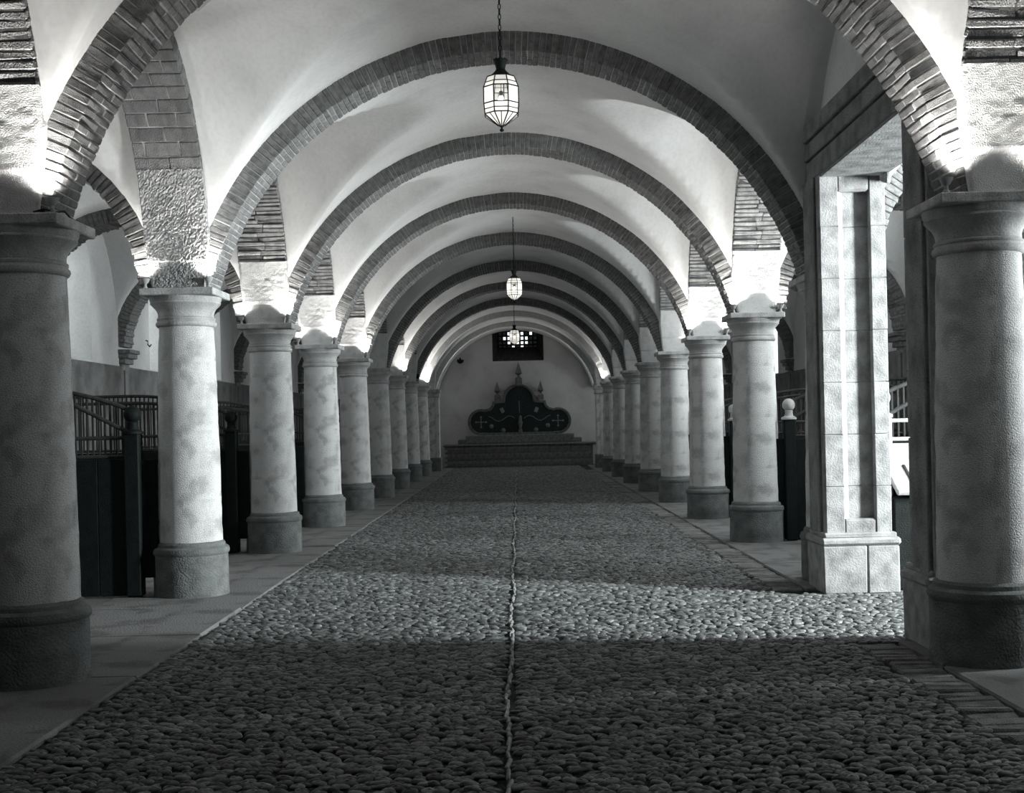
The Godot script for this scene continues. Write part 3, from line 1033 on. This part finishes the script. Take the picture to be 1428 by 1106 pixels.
func make_portal() -> void:
	var o := thing("stone_portal", "tall panelled stone portal with a flat moulded lintel beside the first column", "portal")
	var x0 := 2.86; var x1 := 3.46
	panel_jamb(o, x0, x1, -11.72, -12.3, 1, 3.84)
	panel_jamb(o, x0, x1, -9.2, -8.66, -1, 3.84)
	# lintel: three fasciae, each standing a little further out
	var y := 3.84
	for q in [[0.2, 0.0], [0.16, 0.022], [0.16, 0.05]]:
		put("fascia", box(Vector3(x1 - x0 + q[1], q[0] - 0.008, 3.66 + q[1] * 0.6), 0.01, 0.002), M.lintel, o, Transform3D(Basis(), Vector3((x0 + x1 - q[1]) * 0.5, y + q[0] * 0.5, -10.48)))
		y += q[0]
	put("soffit_slab", box(Vector3(x1 - x0 - 0.01, 0.03, 2.5), 0.004), M.jamb, o, Transform3D(Basis(), Vector3((x0 + x1) * 0.5 + 0.01, 3.83, -10.46)))
	for z in [-11.6, -9.32]:
		put("corbel", box(Vector3(0.05, 0.1, 0.2), 0.02), M.jamb, o, Transform3D(Basis(Vector3.RIGHT, 0.3 if z < -10.0 else -0.3), Vector3(x1 - 0.025, 3.78, z)))
	# the wall that closes the arcade arch above it
	var s := PackedVector3Array()
	var zm := zc(1) - BAY * 0.5
	var prev := Vector2(zm + 2.0, 4.34)
	for k in range(0, 25):
		var dz := 2.0 * cos(PI * k / 24.0)
		var q := Vector2(zm + dz, side_y(dz) + 0.1)
		if k > 0:
			quad(s, Vector3(2.95, 4.34, q.x), Vector3(2.95, 4.34, prev.x), Vector3(2.95, prev.y, prev.x), Vector3(2.95, q.y, q.x))
			quad(s, Vector3(3.4, 4.34, prev.x), Vector3(3.4, 4.34, q.x), Vector3(3.4, q.y, q.x), Vector3(3.4, prev.y, prev.x))
		prev = q
	var w := setting("wall_above_portal")
	put("plaster_infill", soup_mesh(s), M.plaster, w)
	var b := PackedVector3Array()
	box_at(b, Vector3(2.96, 4.33, -12.4), Vector3(3.4, 4.4, -8.55))
	put("infill_bed", soup_mesh(b), M.lintel, w)

# ---------------------------------------------------------------- stalls

func make_stall(side: int, n: int) -> void:
	var row := "in the aisle facing the portal" if side < 0 else "in the aisle on the portal side"
	var pale := side > 0
	var o := thing("stall_partition", "stall partition with %s ball, beside the %s column %s" % ["pale" if pale else "dark", ORD[n], "in the row facing the portal" if side < 0 else "on the portal side"], "partition", Vector3(side * (3.69 if side < 0 else 3.6), 0.03, zc(n) + 0.17), "stall partitions in the aisles")
	var length := WALL_X - 3.69 - 0.05
	var top := func(d: float) -> float: return 1.79 + 0.28 * pow(sin(minf(d / 1.3, 1.0) * PI / 2), 0.8)
	var low := func(d: float) -> float: return minf(1.57 + 0.53 * d, top.call(d) - 0.09)
	for k in 10:
		var w := length / 10.0
		put("plank", box(Vector3(w - 0.006, 1.33, 0.05), 0.006, 0.002), M.wood, o, Transform3D(Basis(), Vector3(side * (0.08 + (k + 0.5) * w * 0.985), 0.67, 0)))
	put("end_board", box(Vector3(0.2, 1.15, 0.06), 0.008), M.wood, o, Transform3D(Basis(), Vector3(-side * 0.12, 0.75, -0.02)))
	for y in [1.36, 1.54]:
		put("rail", soup_mesh(tube([Vector3(0, y, 0), Vector3(side * length, y, 0)], 0.02, 8)), M.pale_stone if pale and n == 2 else M.rail, o)
	for f in [top, low]:
		var pts := []
		for i in 25: pts.append(Vector3(side * length * i / 24.0, f.call(length * i / 24.0), 0))
		put("curved_rail", soup_mesh(tube(pts, 0.022, 8)), M.rail, o)
	var nb := 46
	for i in nb:
		var d := 0.1 + (length - 0.14) * i / (nb - 1.0)
		var h: float = top.call(d) - 1.36
		put("bar", box(Vector3(0.016, h, 0.016), 0.0), M.iron, o, Transform3D(Basis(), Vector3(side * d, 1.36 + h * 0.5, 0)))
	var pm: Material = M.pale_stone if pale else M.wood
	put("post", box(Vector3(0.15, 1.58, 0.15), 0.014), M.wood if not (pale and n == 2) else M.pale_stone, o, Transform3D(Basis(), Vector3(0, 0.79, 0)))
	put("post_cap", lathe([Vector2(0.0, 1.57), Vector2(0.1, 1.575), Vector2(0.1, 1.6), Vector2(0.06, 1.62), Vector2(0.05, 1.66), Vector2(0.055, 1.69), Vector2(0.03, 1.705)], 20), pm, o)
	var ball := []
	for i in 15:
		var a := -PI / 2 + PI * i / 14.0
		ball.append(Vector2(0.083 * cos(a), 1.765 + 0.083 * sin(a)))
	put("ball_finial", lathe(ball, 24), pm, o)

# ---------------------------------------------------------------- the end of the nave

func arc2(c: Vector2, r: float, a0: float, a1: float, n: int) -> PackedVector2Array:
	var p := PackedVector2Array()
	for i in n + 1: p.append(c + Vector2.from_angle(deg_to_rad(lerpf(a0, a1, float(i) / n))) * r)
	return p

func make_fountain() -> void:
	var zi := -51.2
	var o := thing("wall_fountain", "baroque wall fountain with a dark curved back, three spear pinnacles and a long brick trough", "fountain", Vector3(0.13, 0, zi))
	# trough
	put("trough_body", box(Vector3(5.7, 0.82, 1.1), 0.02), M.fountain, o, Transform3D(Basis(), Vector3(0, 0.41, 0.6)))
	for k in 9:
		for i in 16:
			var w := 5.6 / 16.0
			put("trough_brick", box(Vector3(w - 0.008, 0.082, 0.03), 0.005, 0.003), M.pavers[(k * 7 + i * 3) % 3], o, Transform3D(Basis(), Vector3(-2.9 + (i + (0.5 if k % 2 else 0.25) + 0.12) * w, 0.045 + k * 0.09, 1.16)))
	put("trough_ledge", box(Vector3(6.0, 0.1, 1.2), 0.03), M.fountain, o, Transform3D(Basis(), Vector3(0, 0.87, 0.62)))
	put("back_base", box(Vector3(4.3, 0.34, 0.5), 0.03), M.fountain, o, Transform3D(Basis(), Vector3(0, 1.09, 0.25)))
	put("back_base_step", box(Vector3(4.9, 0.2, 0.45), 0.03), M.fountain, o, Transform3D(Basis(), Vector3(0, 1.0, 0.22)))
	# outline of the back: lobes, shoulders, a round head
	var half := PackedVector2Array()
	half.append(Vector2(1.3, 1.24))
	half.append_array(arc2(Vector2(1.53, 1.78), 0.53, -100, 108, 20))
	half.append_array([Vector2(1.2, 2.32), Vector2(1.1, 2.42), Vector2(1.05, 2.6), Vector2(0.66, 2.62)])
	half.append_array(arc2(Vector2(0, 2.62), 0.66, 4, 90, 10))
	var out := PackedVector2Array()
	for p in half: out.append(p)
	for i in range(half.size() - 2, -1, -1): out.append(Vector2(-half[i].x, half[i].y))
	put("back_slab", soup_mesh(extrude(out, 0.0, 0.28)), M.fountain, o)
	var ins: Array = Geometry2D.offset_polygon(out, -0.11)
	put("dark_panel", soup_mesh(extrude(ins[0], 0.2, 0.3)), M.tile, o)
	var rim := PackedVector3Array()
	var mids: PackedVector2Array = Geometry2D.offset_polygon(out, -0.055)[0]
	for i in mids.size():
		var a := mids[i]; var b := mids[(i + 1) % mids.size()]
		if a.distance_to(b) < 0.002: continue
		var d := (b - a).normalized()
		var c := cbox(Vector3(a.distance_to(b) * 0.5 + 0.02, 0.05, 0.06), 0.012)
		rim.append_array(moved(c, Transform3D(Basis(Vector3(d.x, d.y, 0), Vector3(-d.y, d.x, 0), Vector3.BACK), Vector3((a.x + b.x) * 0.5, (a.y + b.y) * 0.5, 0.3))))
	put("rim_moulding", soup_mesh(rim), M.fountain, o)
	for q in [[0.0, 3.26, 1.15], [-0.86, 2.62, 1.0], [0.86, 2.62, 1.0]]:
		var k: float = q[2]
		var at := Transform3D(Basis().scaled(Vector3(k, k, k)), Vector3(q[0], q[1], 0.18))
		var pin := put("pinnacle", lathe([Vector2(0.0, 0.0), Vector2(0.17, 0.0), Vector2(0.17, 0.2), Vector2(0.13, 0.22), Vector2(0.06, 0.27), Vector2(0.055, 0.31), Vector2(0.17, 0.38), Vector2(0.0, 0.78)], 4, 0.0, 1, true), M.fountain, o, at)
		pin.rotate_object_local(Vector3.UP, PI / 4)
	for sx in [-1, 1]:
		var c := Vector3(sx * 1.53, 1.78, 0.31)
		put("cross", box(Vector3(0.46, 0.03, 0.02), 0.004), M.light_tile, o, Transform3D(Basis(), c))
		put("cross", box(Vector3(0.03, 0.46, 0.02), 0.004), M.light_tile, o, Transform3D(Basis(), c))
		for d in [Vector3(0.2, 0, 0), Vector3(-0.2, 0, 0), Vector3(0, 0.2, 0), Vector3(0, -0.2, 0)]:
			put("cross_end", box(Vector3(0.11, 0.11, 0.025), 0.03), M.light_tile, o, Transform3D(Basis(Vector3.BACK, PI / 4).scaled(Vector3.ONE * 0.6), c + d))
		put("scroll", lathe([Vector2(0.0, -0.09), Vector2(0.06, -0.07), Vector2(0.09, 0.0), Vector2(0.06, 0.07), Vector2(0.0, 0.09)], 14), M.fountain, o, Transform3D(Basis(), Vector3(sx * 1.12, 1.6, 0.36)))
		put("small_tile", box(Vector3(0.14, 0.2, 0.03), 0.006), M.light_tile, o, Transform3D(Basis(Vector3.BACK, -sx * 0.45), Vector3(sx * 0.68, 2.23, 0.31)))
		put("rosette", lathe([Vector2(0.0, 0.05), Vector2(0.05, 0.03), Vector2(0.09, 0.0), Vector2(0.0, 0.0)], 10), M.fountain, o, Transform3D(Basis(Vector3.RIGHT, PI / 2), Vector3(sx * 0.65, 1.44, 0.3)))
		var pts := []
		for i in 15: pts.append(Vector3(sx * (0.18 + i * 0.075), 1.9 + 0.1 * sin(i * 0.55), 0.31))
		put("swag", soup_mesh(tube(pts, 0.018, 6)), M.fountain, o)
	put("spout_figure", lathe([Vector2(0.0, 0.0), Vector2(0.07, 0.02), Vector2(0.06, 0.15), Vector2(0.09, 0.3), Vector2(0.05, 0.45), Vector2(0.06, 0.55), Vector2(0.1, 0.66), Vector2(0.06, 0.76), Vector2(0.075, 0.84), Vector2(0.05, 0.93), Vector2(0.0, 0.96)], 14), M.fountain, o, Transform3D(Basis(), Vector3(0.03, 1.06, 0.4)))
	put("head_line", box(Vector3(0.035, 0.5, 0.02), 0.006), M.fountain, o, Transform3D(Basis(), Vector3(0.0, 2.35, 0.31)))
	# bracket on the wall
	var b := thing("wall_bracket", "small dark iron bracket on the pale end wall beside the window", "bracket", Vector3(-2.17, 4.23, zi))
	put("arm", soup_mesh(tube([Vector3(0, 0, 0), Vector3(0.02, -0.03, 0.25), Vector3(0.12, 0.02, 0.4), Vector3(-0.12, 0.04, 0.4)], 0.03, 7)), M.black, b)
	put("cup", lathe([Vector2(0.0, -0.1), Vector2(0.09, -0.06), Vector2(0.15, 0.02), Vector2(0.05, 0.04), Vector2(0.03, 0.14), Vector2(0.0, 0.16)], 14), M.black, b, Transform3D(Basis(), Vector3(0, -0.02, 0.4)))
	# pilasters under the last arch
	for sx in [-1, 1]:
		var row := "facing the portal" if sx < 0 else "on the portal side"
		var p := thing("end_pilaster", "square plastered pilaster under the pale last arch, in the row %s" % row, "pilaster", Vector3(sx * 3.14 + 0.06, 0, zc(10)), "pilasters under the last arch")
		put("pilaster_base", box(Vector3(0.66, 0.5, 0.66), 0.02), M.plinth, p, Transform3D(Basis(), Vector3(0, 0.25, 0)))
		put("pilaster_shaft", box(Vector3(0.56, 2.2, 0.56), 0.015), M.shaft, p, Transform3D(Basis(), Vector3(0, 1.6, 0)))
		put("pilaster_capital", box(Vector3(0.64, 0.16, 0.64), 0.03), M.capital, p, Transform3D(Basis(), Vector3(0, 2.78, 0)))
		put("pilaster_abacus", box(Vector3(0.7, 0.14, 0.7), 0.015), M.capital, p, Transform3D(Basis(), Vector3(0, 2.93, 0)))

# ---------------------------------------------------------------- the scene

func _ready() -> void:
	rng.seed = 20
	# camera: a view camera with the lens raised, held a little out of level
	var f := 1785.0
	var cam := Camera3D.new()
	cam.name = "camera"
	add_child(cam)
	cam.projection = Camera3D.PROJECTION_FRUSTUM
	cam.near = 0.05
	cam.far = 200.0
	cam.size = 1106.0 / f * cam.near
	cam.frustum_offset = Vector2(-8.0, 41.0) / f * cam.near
	cam.position = Vector3(0.055, 1.6, 0.0)
	cam.rotation = Vector3(0, 0, -0.0225)
	cam.current = true
	# sky and exposure
	var env := Environment.new()
	env.background_mode = Environment.BG_SKY
	var sky := Sky.new()
	var sm := ProceduralSkyMaterial.new()
	sm.sky_top_color = Color(0.93, 0.97, 0.98)
	sm.sky_horizon_color = Color(0.97, 1.0, 1.0)
	sm.ground_horizon_color = Color(0.5, 0.52, 0.52)
	sm.ground_bottom_color = Color(0.4, 0.42, 0.42)
	sm.sky_energy_multiplier = 1.3
	sm.ground_energy_multiplier = 1.0
	sky.sky_material = sm
	env.sky = sky
	env.tonemap_mode = Environment.TONE_MAPPER_LINEAR
	env.tonemap_exposure = 1.0
	env.sdfgi_enabled = true
	env.ssao_enabled = true
	env.ssil_enabled = true
	var we := WorldEnvironment.new()
	we.name = "environment"
	we.environment = env
	add_child(we)
	# daylight through the street door, in the outer wall behind the portal
	daylight(Vector3(8.2, 2.8, -8.7), Vector3(-1, -0.1, -0.2), Vector2(0.6, 2.4), 190.0)

	make_materials()
	make_floor()
	make_ceiling()
	make_shell()

	# columns
	var proto := make_column()
	for side in [-1, 1]:
		for n in range(1, 10):
			var c: Node3D = proto.duplicate()
			c.name = numbered("column")
			add_child(c)
			c.position = Vector3(side * colx(side, n), 0.0, zc(n))
			c.rotation.y = n * 1.7 + side
			c.get_node("abacus").rotation.y = -c.rotation.y
			var row := "in the row facing the portal" if side < 0 else "on the portal side"
			var lab := "weathered round stone column, %s from the near end %s" % [ORD[n], row]
			if n == 9: lab = "weathered round stone column, last before the end pilaster %s" % row
			tag(c, lab, "column", "round stone columns along the nave", "thing")
	proto.free()
	make_arches()
	make_arcades()
	make_aisle_arches()
	make_portal()
	for side in [-1, 1]:
		for n in range(2, 7): make_stall(side, n)
	make_manger()
	make_fountain()
	make_lamps()
	make_small_things()
	make_lantern("lantern", "largest glass lantern, hanging on a long chain in front of the second brick arch", Vector3(-0.02, 4.32, -10.48), 5.4, 0.03)
	make_lantern("lantern", "middle glass lantern of the three, hanging behind the fourth brick arch", Vector3(0.05, 4.15, -23.3), 5.4, 0.03)
	make_lantern("lantern", "smallest glass lantern, hanging in front of the lattice window", Vector3(0.02, 4.17, -36.2), 5.4, 0.03)
	var idx := 2
	for side in [-1, 1]:
		for n in range(0, 11):
			if side > 0 and n == 1: continue
			window_in_wall(side, n, idx, (0.0 if n < 1 else 3.0) if side < 0 else 10.0 if n < 1 else 75.0 if n < 5 else 16.0)
			idx += 1

func make_small_things() -> void:
	var at := Vector3(-colx(-1, 1), 3.0, zc(1))
	var c := thing("cable", "thin black cable lying along the edge of the first capital facing the portal", "cable", at)
	put("wire", soup_mesh(tube([Vector3(0.27, 0.012, 0.335), Vector3(0.2, 0.006, 0.345), Vector3(0.27, 0.02, 0.35), Vector3(0.33, 0.008, 0.3), Vector3(0.343, 0.03, 0.2), Vector3(0.34, 0.006, 0.08), Vector3(0.33, 0.006, -0.05)], 0.006, 6)), M.black, c)
	var f := thing("floodlight", "small black box floodlight on the eighth capital in the row facing the portal", "spotlight", Vector3(-2.93, 3.0, zc(8) + 0.2))
	put("housing", box(Vector3(0.17, 0.15, 0.12), 0.02), M.black, f, Transform3D(Basis(Vector3.RIGHT, -0.35), Vector3(0, 0.14, 0)))
	put("bracket", box(Vector3(0.12, 0.09, 0.02), 0.004), M.iron, f, Transform3D(Basis(), Vector3(0, 0.045, 0)))
	for q in [[-17.72, 3.35], [-22.5, 3.2]]:
		var h := thing("wall_hook", "small bent iron hook on the aisle wall seen past the %s column facing the portal" % ["first" if q[0] > -20.0 else "second"], "hook", Vector3(-WALL_X, q[1], q[0]), "hooks on the aisle wall")
		put("hook", soup_mesh(tube([Vector3(-0.01, 0.05, 0), Vector3(0.04, 0.04, 0.02), Vector3(0.05, -0.03, 0.05), Vector3(0.06, -0.06, -0.03), Vector3(0.08, -0.02, -0.06)], 0.012, 6)), M.black, h)

func make_manger() -> void:
	var o := thing("manger", "low dark manger with a pale sloping top, seen through the stone portal", "manger", Vector3(3.56, -0.01, -12.32))
	put("trough_body", box(Vector3(1.9, 0.86, 0.3), 0.01), M.wood, o, Transform3D(Basis(), Vector3(0.95, 0.43, 0.2)))
	put("sloping_top", box(Vector3(1.9, 0.05, 0.5), 0.012), M.pale_stone, o, Transform3D(Basis(Vector3.RIGHT, 0.5), Vector3(0.95, 1.02, 0.24)))
	put("back_panel", box(Vector3(1.9, 0.24, 0.06), 0.012), M.pale_stone, o, Transform3D(Basis(), Vector3(0.95, 1.24, 0.035)))
	for k in 3:
		put("joint_strip", box(Vector3(0.03, 0.03, 0.5), 0.006), M.iron, o, Transform3D(Basis(Vector3.RIGHT, 0.5), Vector3(0.18 + k * 0.75, 1.045, 0.24)))
